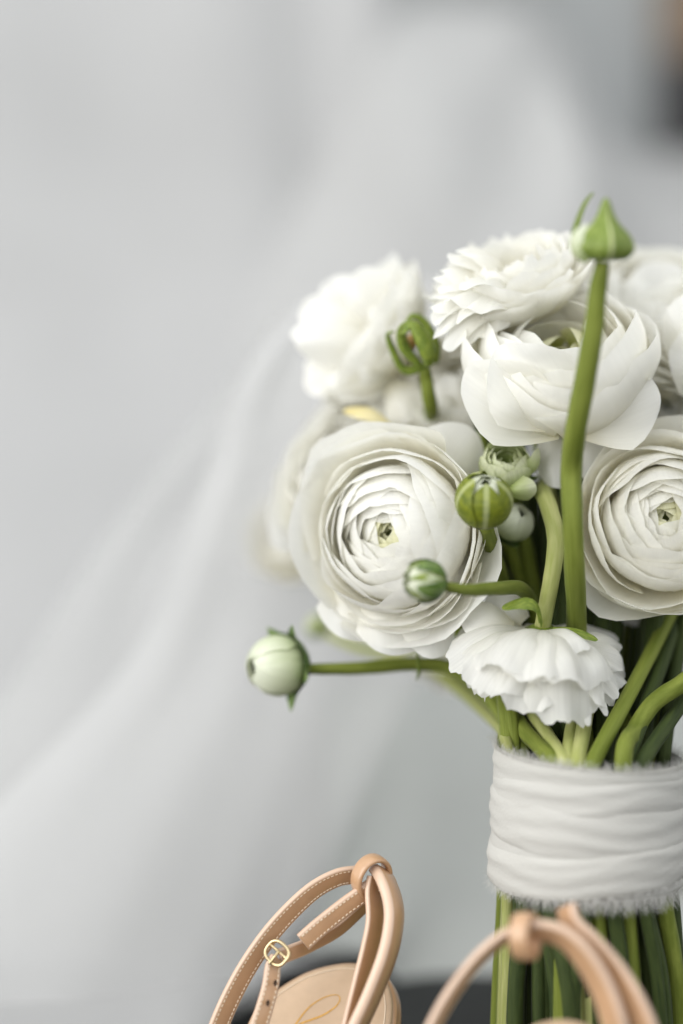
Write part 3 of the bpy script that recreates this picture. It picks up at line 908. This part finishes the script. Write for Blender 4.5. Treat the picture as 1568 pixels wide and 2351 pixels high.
for i in range(5):
    put("sepal", tear_sector(-1.57 + 0.15 + i * 1.2566, 0.76, BUDSKIN, 0.012 * (i % 2)), b1, MT)
bm_core = [(0.9 * tear(j / 24)[0] * math.cos(i * 0.5236), 0.9 * tear(j / 24)[0] * math.sin(i * 0.5236), 0.05 + 0.95 * tear(j / 24)[1]) for j in range(25) for i in range(12)]
put("bud_core", mesh("bud_core", bm_core, grid_faces(12, 24, True), CALYX, [(0, 0)] * len(bm_core)), b1, MT)
put("sepal", tube("sepal", [P(1330, 560, -4.6), P(1320, 540, -4.5), P(1330, 500, -4.4), P(1345, 465, -4.2), P(1362, 443, -4.0)], [0.0016, 0.0014, 0.0010, 0.0008, 0.0004], CALYX, n=24, seg=8), b1)["label"] = "thin loose sepal curling up beside the bud"
put("petal", tube("petal", [P(1356, 594, -5.2), P(1337, 574, -5.2), P(1333, 548, -5.2), P(1348, 515, -5.2)], [0.0028, 0.0040, 0.0038, 0.0010], PALEBUD, n=20, seg=10), b1)
stem_part(b1, [(1384, 600, -5.0), (1374, 660, -4.9), (1362, 760, -4.6), (1342, 880, -4.0), (1322, 990, -3.2), (1312, 1080, -2.2), (1315, 1200, -2.2), (1320, 1320, -1.2), (1324, 1440, 1.2), (1325, 1600, 3.2)], 1.55, 0.006,
          rad=(0.0026, 0.0039))

# spent head with curled sepals
b2 = thing("seed_head", "small green calyx with curled sepals in front of the loose upper left flower", "seed head", P(965, 850, 4.0), "ranunculus buds in the bouquet")
for pts, w in (([(985, 835, 4.4), (930, 850, 4.2), (900, 800, 4.0), (890, 768, 3.9), (904, 762, 3.6)], 0.0014),
               ([(965, 840, 4.0), (930, 800, 3.8), (922, 760, 3.6), (938, 742, 3.4), (950, 765, 3.2)], 0.0015),
               ([(985, 838, 3.6), (985, 810, 3.3), (965, 770, 3.1), (945, 745, 3.1), (922, 768, 3.0)], 0.0023),
               ([(1000, 835, 4.4), (1000, 790, 4.4), (975, 740, 4.4), (950, 726, 4.2), (934, 738, 4.0)], 0.0015)):
    put("sepal", tube("sepal", [P(*p) for p in pts], [w * 1.0, w * 1.75, w * 1.5, w * 0.95, w * 0.4], CALYX, n=26, seg=10, flat=0.55), b2)
put("receptacle", tube("receptacle", [P(935, 812, 4.4), P(936, 800, 4.4), P(945, 782, 4.4), P(952, 768, 4.4)], [0.001, 0.0028, 0.0026, 0.001], plain("brown_receptacle", (0.30, 0.17, 0.04), 0.6), n=16, seg=10), b2)
stem_part(b2, [(974, 850, 4.2), (978, 865, 4.4), (988, 930, 5.0), (1010, 1020, 8.0), (1150, 1400, 8.0)], 2.4, 0.028, rad=(0.0022, 0.0030))

# a shrivelled petal hanging below the left rosette
sp = put("fallen_petal", tube("fallen_petal", [P(962, 1488, 3.6), P(960, 1515, 3.4), P(962, 1540, 3.4), P(956, 1562, 3.5)], [0.0004, 0.0009, 0.0010, 0.0003], CALYX, n=18, seg=8, flat=0.5))
tag(sp, "thin grey-green shred hanging over the long bud stem below the left rosette", "petal")

# ------------------------------------------------------------------ bare stems of the bundle
bundle = thing("stem_bundle", "bundle of bare green stems packed together through the ivory ribbon", "stems", W0)


def bare(label, upper, a, r, mat, rad=(0.0028, 0.0031), group=None):
    pts = [P(*u) for u in upper] + bundle_tail(a, r)
    o = put("stem", tube("stem", pts, [lerp(rad[0], rad[1], min(1, i / 3)) for i in range(len(pts))], mat, n=10 * len(pts), seg=12), bundle)
    o["label"] = label


def ang(px):
    """angle round the wrap whose front side shows at this photo x"""
    x = max(-0.97, min(0.97, (px - 1352) / 232.0))
    return -math.acos(x)


def straight(label, top, a, r, mat, rad=(0.0028, 0.0031), sag=0.0):
    t, e = P(*top), wp(a, r, HT + 0.001)
    side = RIGHT * sag
    pts = [t, t.lerp(e, 0.35) + side, t.lerp(e, 0.7) + side * 0.8, e, wp(a, r * 0.88, HT - 0.010)] + bundle_tail(a, r * 0.94)[1:]
    o = put("stem", tube("stem", pts, [lerp(rad[0], rad[1], min(1, i / 3)) for i in range(len(pts))], mat, n=10 * len(pts), seg=12), bundle)
    o["label"] = label


straight("bright green stem slanting from the left into the ribbon", (1085, 1560, 6.0), ang(1228), 0.029, STEM)
straight("thin yellow-green stem beside the leftmost slanting stem", (1108, 1530, 6.0), ang(1205), 0.027, STEM, sag=-0.001)
straight("pale stem left of the middle entering the ribbon below the hanging flower", (1180, 1570, 4.0), ang(1256), 0.029, STEMPALE)
straight("light green stem entering the ribbon straight below the hanging flower", (1335, 1540, 4.0), ang(1262), 0.028, STEMPALE)
straight("whitish stem coming down right of the middle in front of the ribbon top", (1368, 1520, 3.4), ang(1292), 0.0285, STEMPALE)
straight("long green stem slanting down to the left below the hanging flower", (1630, 1215, 7.5), ang(1338), 0.028, STEM, sag=0.001)
bare("olive stem bending in from the right edge into the ribbon", [(1640, 1520, 1.0), (1565, 1570, 0.4), (1500, 1615, 0.0), (1458, 1675, -0.6)], ang(1436), 0.027, STEM, rad=(0.0034, 0.0034))
straight("thin brownish stem slanting at the far right above the ribbon", (1640, 1500, 4.0), ang(1500), 0.028, STEMSHADE)
straight("shade-darkened stem rising at the right edge under the right rosette", (1620, 1230, 8.0), ang(1470), 0.024, STEMSHADE)
rs = random.Random(77)
for i in range(72):  # many added to fill the gaps and block light between the stems
    front = i >= 40
    a = rs.uniform(-math.pi, 0) if front else rs.uniform(0.05, math.pi - 0.05)
    rr = 0.033 * math.sqrt(rs.uniform(0.25 if front else 0.02, 1))
    if front:
        pts = bundle_tail(a + rs.uniform(-0.05, 0.05), rr)[1:]
        pts = pts[:2] + bundle_tail(a + rs.uniform(-0.22, 0.22), rr * rs.uniform(0.9, 1.08))[3:]
    else:
        h = rs.uniform(0.085, 0.125)
        sp_ = min(1.0 + h * rs.uniform(4, 8), 1.6)
        lean = rs.uniform(0.050, 0.070)
        top = wp(a - 0.1, rr * sp_, HT + h) + Vector((0.006, lean, 0))
        mid = wp(a - 0.05, rr * (1 + (sp_ - 1) * 0.4), HT + h * 0.4) + Vector((0.002, lean * 0.45, 0))
        pts = [top, mid] + bundle_tail(a, rr)
    front_left = math.cos(a) * rr < -0.022
    m = STEMPALE if (front_left and rs.random() < 0.45) else (STEM if rs.random() < (0.14 if front else 0.10) else STEMSHADE)  # paler on the left, mostly dark elsewhere: light and shade as stem colour
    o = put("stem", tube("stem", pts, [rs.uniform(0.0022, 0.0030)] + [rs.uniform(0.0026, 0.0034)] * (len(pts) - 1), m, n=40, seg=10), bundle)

# ------------------------------------------------------------------ ribbon
rib = thing("ribbon", "wide ivory silk ribbon with frayed edges wound round the stems", "ribbon", W0)


def band(h0, h1, rad, tilt, tdir, seed, crease):
    nu, nv = 140, 12
    verts, uvs = [], []
    for j in range(nv + 1):
        v = j / nv
        for i in range(nu):
            a = 2 * math.pi * i / nu
            h = lerp(h0, h1, v) + tilt * math.cos(a - tdir) + 0.0007 * nz3(math.cos(a) * 2 + seed, math.sin(a) * 2, v)
            c, s = math.cos(a), math.sin(a)
            r = rad + 0.0006 * nz3(c * 1.2 + seed, s * 1.2, h * 70) + crease * 0.26 * (nz3(c * 0.9, s * 0.9 + seed, h * 260 + c * 1.5) - 0.1)
            r += 0.00010 * math.sin(h * 3100 + 4 * nz3(c * 2, s * 2, seed))
            r -= 0.0010 * (abs(2 * v - 1) ** 6)
            r += 0.00022 * math.sin(h * 900 + 5 * nz3(c, s, seed) + seed)
            verts.append(wp(a, r, h))
            uvs.append((i / nu, v))
    return mesh("band", verts, grid_faces(nu, nv, True), SILK, uvs)


BANDS = [(-0.0218, -0.0100, WR + 0.0002, 0.0015, 2.5, 1, 0.0012), (-0.0160, 0.0010, WR + 0.0010, -0.0022, 2.0, 2, 0.0016), (-0.006, 0.0120, WR + 0.0016, 0.0026, 2.6, 3, 0.0018),
         (0.0040, 0.0200, WR + 0.0008, -0.0018, 2.2, 4, 0.0016), (0.0110, 0.0275, WR + 0.0002, -0.0030, -0.3, 5, 0.0014), (-0.0195, -0.0040, WR + 0.0024, 0.0035, 0.6, 6, 0.0016)]
for b in BANDS:
    put("band", band(*b), rib)


def fringe(hbase, tilt, tdir, sign, count, seed, lmin, lmax, rad):
    rng = random.Random(seed)
    verts, faces = [], []
    for k in range(count):
        a = rng.uniform(-math.pi, math.pi)
        h = hbase + tilt * math.cos(a - tdir) - sign * 0.001
        L = rng.uniform(lmin, lmax)
        r0 = rad + rng.uniform(-0.0006, 0.0008)
        da, dr = rng.uniform(-0.10, 0.10), rng.uniform(-0.003, 0.004)
        w = rng.uniform(0.003, 0.0075)
        b0 = len(verts)
        for q in range(4):
            t = q / 3
            aa = a + da * t * t
            rr = r0 + dr * t * t
            hh = h + sign * L * t * (1 - 0.2 * t)
            ww = w * (1 - 0.75 * t)
            verts.append(wp(aa - ww / 2, rr, hh))
            verts.append(wp(aa + ww / 2, rr, hh))
        for q in range(3):
            i = b0 + q * 2
            faces.append((i, i + 1, i + 3, i + 2))
    o = put("frayed_edge", mesh("frayed_edge", verts, faces, FRAY, [(0, 0)] * len(verts)), rib)
    o["kind"] = "stuff"


fringe(-0.0218, 0.0015, 2.5, -1, 2600, 5, 0.0020, 0.0085, WR + 0.0002)
fringe(-0.0195, 0.0035, 0.6, -1, 700, 15, 0.0008, 0.0030, WR + 0.0026)
fringe(0.0275, -0.0030, -0.3, 1, 2200, 6, 0.0015, 0.0060, WR + 0.0002)

# ------------------------------------------------------------------ sandals
def frames(path, inward_px, a_in, b_away):
    n = len(path)
    out = []
    for k in range(n):
        T = (path[min(k + 1, n - 1)] - path[max(k - 1, 0)]).normalized()
        c = P(*inward_px)
        inn = c - path[k]
        inn = inn - BACK * inn.dot(BACK)
        inn = inn - T * inn.dot(T)
        inn.normalize()
        Wd = inn * a_in - BACK * b_away
        Wd = (Wd - T * Wd.dot(T)).normalized()
        N = T.cross(Wd).normalized()
        if N.dot(BACK) < 0:
            N = -N
        out.append((path[k], T, Wd, N))
    return out


SECT = []
for sx, sy in ((1, 1), (-1, 1), (-1, -1), (1, -1)):
    for q in range(4):
        a0 = {(1, 1): 0, (-1, 1): 90, (-1, -1): 180, (1, -1): 270}[(sx, sy)]
        a = R(a0 + q * 30)
        SECT.append((sx, sy, math.cos(a), math.sin(a)))


def strap(root, name, pts, width, thick, inward, a_in, b_away, mat=LEATHER, edge=EDGE, stitch=True, n=60, bulge=0.0, stitch_in=0.17, w_end=None, both_edges=True):
    """leather strap; the first edge of its width (near the viewer) lies on pts; returns the frames"""
    path = [Vector(x) for x in catmull([tuple(P(*p)) for p in pts], n)]
    fr = frames(path, inward, a_in, b_away)
    verts, faces, uvs, mi = [], [], [], []
    m = len(SECT)
    for k, (p, T, Wd, N) in enumerate(fr):
        w = lerp(width, w_end, k / (n - 1)) if w_end else width
        rc = thick * 0.36
        for (sx, sy, c, s) in SECT:
            x = w / 2 + sx * (w / 2 - rc) + c * rc
            y = sy * (thick / 2 - rc) + s * rc
            if bulge:
                y += bulge * thick * math.sin(max(0, min(1, x / w)) * math.pi)
            verts.append(p + Wd * x + N * y)
            uvs.append((x / w, k / (n - 1)))
    faces = grid_faces(m, n - 1, True)
    for j in range(n - 1):
        for i in range(m):
            mx = (SECT[i][2] + SECT[(i + 1) % m][2]) / 2
            # narrow sides of the strap use the paler edge, a gloss highlight put into its colour
            x = SECT[i][0]
            flat = i in (3, 11)
            mi.append(0 if flat else 1)
    faces += [tuple(range(m))[::-1], tuple(range((n - 1) * m, n * m))]
    mi += [1, 1]
    me = mesh(name, verts, faces, mat, uvs)
    me.materials.append(edge)
    me.polygons.foreach_set("material_index", mi)
    o = put(name, me, root)
    if stitch:
        sv, sf = [], []
        acc, step, ln = 0.0, 0.00185, 0.00115
        L = [0.0]
        for k in range(1, n):
            L.append(L[-1] + (path[k] - path[k - 1]).length)
        cnt = int(L[-1] / step)
        for side in (stitch_in, 1 - stitch_in):
            for q in range(cnt):
                s = (q + 0.5) * step
                k = max(0, min(n - 2, next((i for i in range(n - 1) if L[i + 1] >= s), n - 2)))
                t = (s - L[k]) / max(1e-9, L[k + 1] - L[k])
                p, T, Wd, N = fr[k]
                p2 = p.lerp(fr[k + 1][0], t)
                w = lerp(width, w_end, k / (n - 1)) if w_end else width
                yb = thick / 2 + bulge * thick * math.sin(side * math.pi)
                ctr = p2 + Wd * (w * side) + N * yb
                b0 = len(sv)
                hw, hh = 0.00030, 0.00028
                for (f, g) in ((-1, 0.3), (-0.5, 1), (0.5, 1), (1, 0.3)):
                    c = ctr + T * (ln / 2 * f)
                    sv += [c - Wd * hw, c + N * hh * g, c + Wd * hw]
                for r_ in range(3):
                    i = b0 + r_ * 3
                    sf += [(i, i + 1, i + 4, i + 3), (i + 1, i + 2, i + 5, i + 4)]
        so = put("stitching", mesh("stitching", sv, sf, THREAD, [(0, 0)] * len(sv)), o)
        so["kind"] = "stuff"
    return o, fr


def ring_strap(root, name, center, off, axis, r_up, r_side, width, thick, mat=LEATHER, n=48):
    """short leather keeper loop; axis points along the straps it holds"""
    c = P(*center, off)
    az = cs(*axis).normalized()
    ay = (UP - az * UP.dot(az)).normalized()
    ax = ay.cross(az)
    verts, uvs = [], []
    m = 12
    for k in range(n):
        a = 2 * math.pi * k / n
        ca, sa = math.cos(a), math.sin(a)
        nrm = (ax * (ca / r_side) + ay * (sa / r_up)).normalized()
        p = c + ax * (ca * r_side) + ay * (sa * r_up)
        for i in range(m):
            t = 2 * math.pi * i / m
            cx, sx = math.cos(t), math.sin(t)
            cw = math.copysign(abs(cx) ** 0.6, cx)
            sw = math.copysign(abs(sx) ** 0.8, sx)
            verts.append(p + az * (cw * width / 2) + nrm * (sw * thick / 2))
            uvs.append((i / m, k / n))
    faces = []
    for k in range(n):
        for i in range(m):
            faces.append((k * m + i, k * m + (i + 1) % m, ((k + 1) % n) * m + (i + 1) % m, ((k + 1) % n) * m + i))
    return put(name, mesh(name, verts, faces, mat, uvs), root)


def fl_at(px, off=0.0):
    """photo y of the floor below photo x at this depth"""
    lo, hi = 2000, 4000
    for _ in range(40):
        m = (lo + hi) / 2
        if P(px, m, off).z > floor_z: lo = m
        else: hi = m
    return lo


# ---- left sandal (sharp)
s1 = thing("sandal", "sharp nude leather sandal with a buckled ankle strap standing left of the bouquet", "sandal", Vector((P(740, 2351, 0).x, P(740, 2351, 0).y, floor_z)), "pair of nude leather sandals")
CEN = (760, 2330, 0)
strap(s1, "ankle_strap", [(440, 2480, -1.0), (474, 2370, -1.0), (512, 2280, -0.9), (560, 2195, -0.7), (622, 2112, -0.5), (700, 2036, -0.3), (768, 1998, 0.0), (825, 1988, 0.3)], 0.0086, 0.0022, CEN, 0.86, 0.58)
strap(s1, "buckle_strap", [(868, 1998, -0.2), (838, 2024, -0.3), (780, 2066, -0.5), (720, 2113, -0.8), (682, 2146, -1.0)], 0.0076, 0.0026, (800, 2250, 0), 0.95, 0.30, n=40)
strap(s1, "buckle_strap", [(850, 2050, 0.9), (815, 2084, 0.7), (770, 2122, 0.4), (715, 2150, 0.0), (668, 2168, -0.6), (640, 2178, -0.9)], 0.0062, 0.0022, (760, 2290, 0), 0.9, 0.45, stitch=False, n=36)
strap(s1, "strap_tail", [(622, 2190, -1.0), (610, 2216, -1.3), (602, 2262, -1.5), (588, 2310, -1.7), (570, 2365, -1.8), (548, 2440, -1.8)], 0.0062, 0.0024, (760, 2300, 0), 0.92, 0.38, n=44, w_end=0.0074)
strap(s1, "heel_strap", [(846, 2010, -0.4), (841, 2048, -0.6), (843, 2110, -0.9), (832, 2170, -1.2), (812, 2250, -1.5), (790, 2340, -1.7), (765, 2450, -1.8)], 0.0098, 0.0022, (1100, 2180, 0), 0.62, 0.78, stitch=False)
strap(s1, "heel_strap", [(850, 1992, -0.2), (868, 2020, -0.8), (884, 2070, -1.3), (886, 2120, -1.7), (872, 2190, -2.1), (840, 2275, -2.4), (806, 2350, -2.6), (765, 2440, -2.7)], 0.0105, 0.0040, (1150, 2150, 0), 0.50, 0.86, stitch=False, bulge=0.35)
ring_strap(s1, "keeper_loop", (853, 2014), 0.0, (0.52, -0.30, 0.78), 0.0080, 0.0070, 0.0066, 0.0022)

# buckle: rounded frame, bar and prong
bk = P(636, 2188, -1.2)
bx = cs(-0.62, -0.78, 0.1).normalized()
by = cs(0.78, -0.62, 0.9).normalized()
by = (by - bx * by.dot(bx)).normalized()
loop = []
for k in range(25):
    a = 2 * math.pi * k / 24
    c, s = math.cos(a), math.sin(a)
    loop.append(bk + bx * (0.0040 * math.copysign(abs(c) ** 0.7, c)) + by * (0.0054 * math.copysign(abs(s) ** 0.8, s)))
bko = put("buckle", tube("buckle", loop, [0.00075] * len(loop), METAL, n=70, seg=10, cap=False, wob=0.0), s1)
put("bar", tube("bar", [bk - bx * 0.0008 - by * 0.0052, bk - bx * 0.0008 + by * 0.0052], [0.0006, 0.0006], METAL, n=8, seg=8, wob=0), bko)
put("prong", tube("prong", [bk - bx * 0.0010 + BACK * 0.0008, bk + bx * 0.0015 + BACK * 0.0016, bk + bx * 0.0050 + BACK * 0.0012], [0.0006, 0.0006, 0.0004], METAL, n=14, seg=8, wob=0), bko)
for (hx, hy, ho) in ((632, 2258, -1.78), (615, 2304, -1.98)):
    c = P(hx, hy, ho)
    vv = [c + RIGHT * (0.0007 * math.cos(k * 0.524)) + UP * (0.0011 * math.sin(k * 0.524)) for k in range(12)]
    put("strap_hole", mesh("strap_hole", vv + [v - BACK * 0.0015 for v in vv], [tuple(range(12)), tuple(range(12, 24))[::-1]] + [(i, (i + 1) % 12, 12 + (i + 1) % 12, 12 + i) for i in range(12)], HOLE), s1)

# heel end of the insole: a padded, rounded plate tilted towards the viewer
IN_N = cs(-0.20, 0.52, 0.83).normalized()
IN_C = P(760, 2360, 0.6)


def on_plate(px, py, lift=0.0):
    """point of the insole plane seen at this photo position"""
    ray = P(px, py, 0)
    t = IN_C.dot(IN_N) / ray.dot(IN_N)
    return ray * t + IN_N * lift


rim_px = [(520, 2520), (545, 2420), (572, 2345), (605, 2297), (650, 2262), (700, 2234), (750, 2218), (800, 2211), (845, 2218), (878, 2240), (896, 2275), (900, 2320), (890, 2380), (860, 2450), (800, 2520), (690, 2560)]
rim = [Vector(v) for v in catmull([tuple(on_plate(*p)) for p in rim_px + rim_px[:1]], 97)][:-1]
cc = sum(rim, Vector()) / len(rim)
nr = len(rim)
verts, uvs = [], []
for f, lift in ((0.0, 0.0004), (0.4, 0.0004), (0.7, 0.0003), (0.9, 0.0), (0.97, -0.0004), (1.0, -0.0013), (1.0, -0.0045)):
    for p in rim:
        verts.append(cc.lerp(p, max(f, 0.02)) + IN_N * lift)
        uvs.append((0, f))
ins = put("insole", mesh("insole", verts, grid_faces(nr, 6, True) + [tuple(range(nr))[::-1]], LINING, uvs), s1)
# welt and outsole wrapped below the insole edge
wv, wuv = [], []
for out_, dn in ((-0.0006, 0.0020), (0.0010, 0.0026), (0.0016, 0.0042), (0.0010, 0.0058), (0.0002, 0.0064), (0.0014, 0.0072), (0.0018, 0.0100), (0.0006, 0.0130), (-0.006, 0.0140)):
    for p in rim:
        e = (p - cc).normalized()
        wv.append(p + e * out_ - IN_N * dn)
        wuv.append((0, 0))
put("outsole", mesh("outsole", wv, grid_faces(nr, 8, True) + [tuple(range(8 * nr, 9 * nr))], LEATHER, wuv), s1)
sv, sf = [], []
srim = [cc.lerp(p, 0.90) + IN_N * 0.0002 for p in rim]
tot = sum((srim[(i + 1) % nr] - srim[i]).length for i in range(nr))
for i in range(nr):
    for q in range(2):
        p, p2 = srim[i], srim[(i + 1) % nr]
        c = p.lerp(p2, 0.25 + 0.5 * q)
        T = (p2 - p).normalized()
        S = T.cross(IN_N)
        b0 = len(sv)
        for f, g in ((-1, 0.3), (-0.5, 1), (0.5, 1), (1, 0.3)):
            x = c + T * (0.00062 * f)
            sv += [x - S * 0.00022, x + IN_N * 0.00024 * g, x + S * 0.00022]
        for r_ in range(3):
            k = b0 + r_ * 3
            sf += [(k, k + 1, k + 4, k + 3), (k + 1, k + 2, k + 5, k + 4)]
so = put("stitching", mesh("stitching", sv, sf, THREAD, [(0, 0)] * len(sv)), ins)
so["kind"] = "stuff"
# gold line emblem printed on the insole: a long slanting loop that swings into a stroke
em = [(655, 2420), (668, 2375), (684, 2346), (712, 2312), (745, 2291), (772, 2285), (781, 2294), (772, 2311), (745, 2330), (716, 2342), (690, 2352), (668, 2372), (650, 2405)]
emp = [Vector(v) for v in catmull([tuple(on_plate(x, y, 0.00055)) for x, y in em], 90)]
ev = []
for k, p in enumerate(emp):
    T = (emp[min(k + 1, 89)] - emp[max(k - 1, 0)]).normalized()
    S = T.cross(IN_N)
    w = 0.00020 + 0.00022 * (0.5 + 0.5 * math.sin(k / 89 * 9.0 + 1.0))
    ev += [p - S * w, p + S * w]
put("gold_emblem", mesh("gold_emblem", ev, [(2 * k, 2 * k + 1, 2 * k + 3, 2 * k + 2) for k in range(89)], GOLD, [(0, 0)] * len(ev)), ins)


def heel_block(root, ctr_px, off, top_lift):
    c = P(*ctr_px, off)
    vv = []
    hts = [c.z, lerp(c.z, floor_z, 0.25), lerp(c.z, floor_z, 0.6), floor_z + 0.0005]
    for z, r_ in zip(hts, (0.017, 0.012, 0.009, 0.0095)):
        for i in range(20):
            a = 2 * math.pi * i / 20
            vv.append((c.x + r_ * math.cos(a), c.y + 0.9 * r_ * math.sin(a) + 0.004, z))
    return put("heel", mesh("heel", vv, grid_faces(20, 3, True) + [tuple(range(20))[::-1], tuple(range(60, 80))], LEATHER, [(0, 0)] * 80), root)


heel_block(s1, (770, 2490), 1.0, 0)

# ---- right sandal (closer to the viewer, out of focus)
s2 = thing("sandal", "blurred nude leather sandal in front of the bouquet stems at the right", "sandal", Vector((P(1240, 2351, -7).x, P(1240, 2351, -7).y, floor_z)), "pair of nude leather sandals")
C2 = (1240, 2420, -7)
strap(s2, "ankle_strap", [(925, 2470, -6.5), (972, 2375, -6.6), (1020, 2286, -6.7), (1080, 2205, -6.8), (1140, 2150, -6.9), (1190, 2124, -7.0)], 0.0085, 0.0030, C2, 0.55, 0.84)
strap(s2, "ankle_strap", [(1180, 2126, -7.0), (1240, 2116, -7.2), (1300, 2132, -7.5), (1352, 2176, -7.8), (1400, 2250, -8.0), (1435, 2340, -8.2), (1460, 2450, -8.2)], 0.0105, 0.0034, C2, 0.72, 0.70, stitch=False)
strap(s2, "heel_strap", [(1318, 2072, -6.4), (1330, 2110, -6.6), (1372, 2150, -7.0), (1430, 2215, -7.4), (1478, 2290, -7.8), (1512, 2370, -8.0), (1530, 2460, -8.0)], 0.0098, 0.0034, C2, 0.80, 0.60, stitch=False)
ring_strap(s2, "keeper_loop", (1206, 2150), -7.0, (0.88, 0.05, 0.46), 0.0076, 0.0062, 0.0074, 0.0022)
IN_N2 = cs(0.05, 0.55, 0.83).normalized()
IN_C2 = P(1310, 2420, -7.0)
rim2 = []
for k in range(48):
    a = 2 * math.pi * k / 48
    ray = P(1290 + 130 * math.cos(a), 2450 + 112 * math.sin(a), 0)
    rim2.append(ray * (IN_C2.dot(IN_N2) / ray.dot(IN_N2)))
c2 = sum(rim2, Vector()) / 48
vv = []
for f, l in ((0.02, 0.0004), (0.7, 0.0003), (0.95, 0.0), (1.0, -0.001), (1.04, -0.004), (1.0, -0.010), (0.8, -0.012)):
    for p in rim2:
        vv.append(c2.lerp(p, f) + IN_N2 * l)
put("insole", mesh("insole", vv, grid_faces(48, 6, True) + [tuple(range(48))[::-1], tuple(range(288, 336))], LINING, [(0, 0)] * len(vv)), s2)
heel_block(s2, (1300, 2490), -6.5, 0)
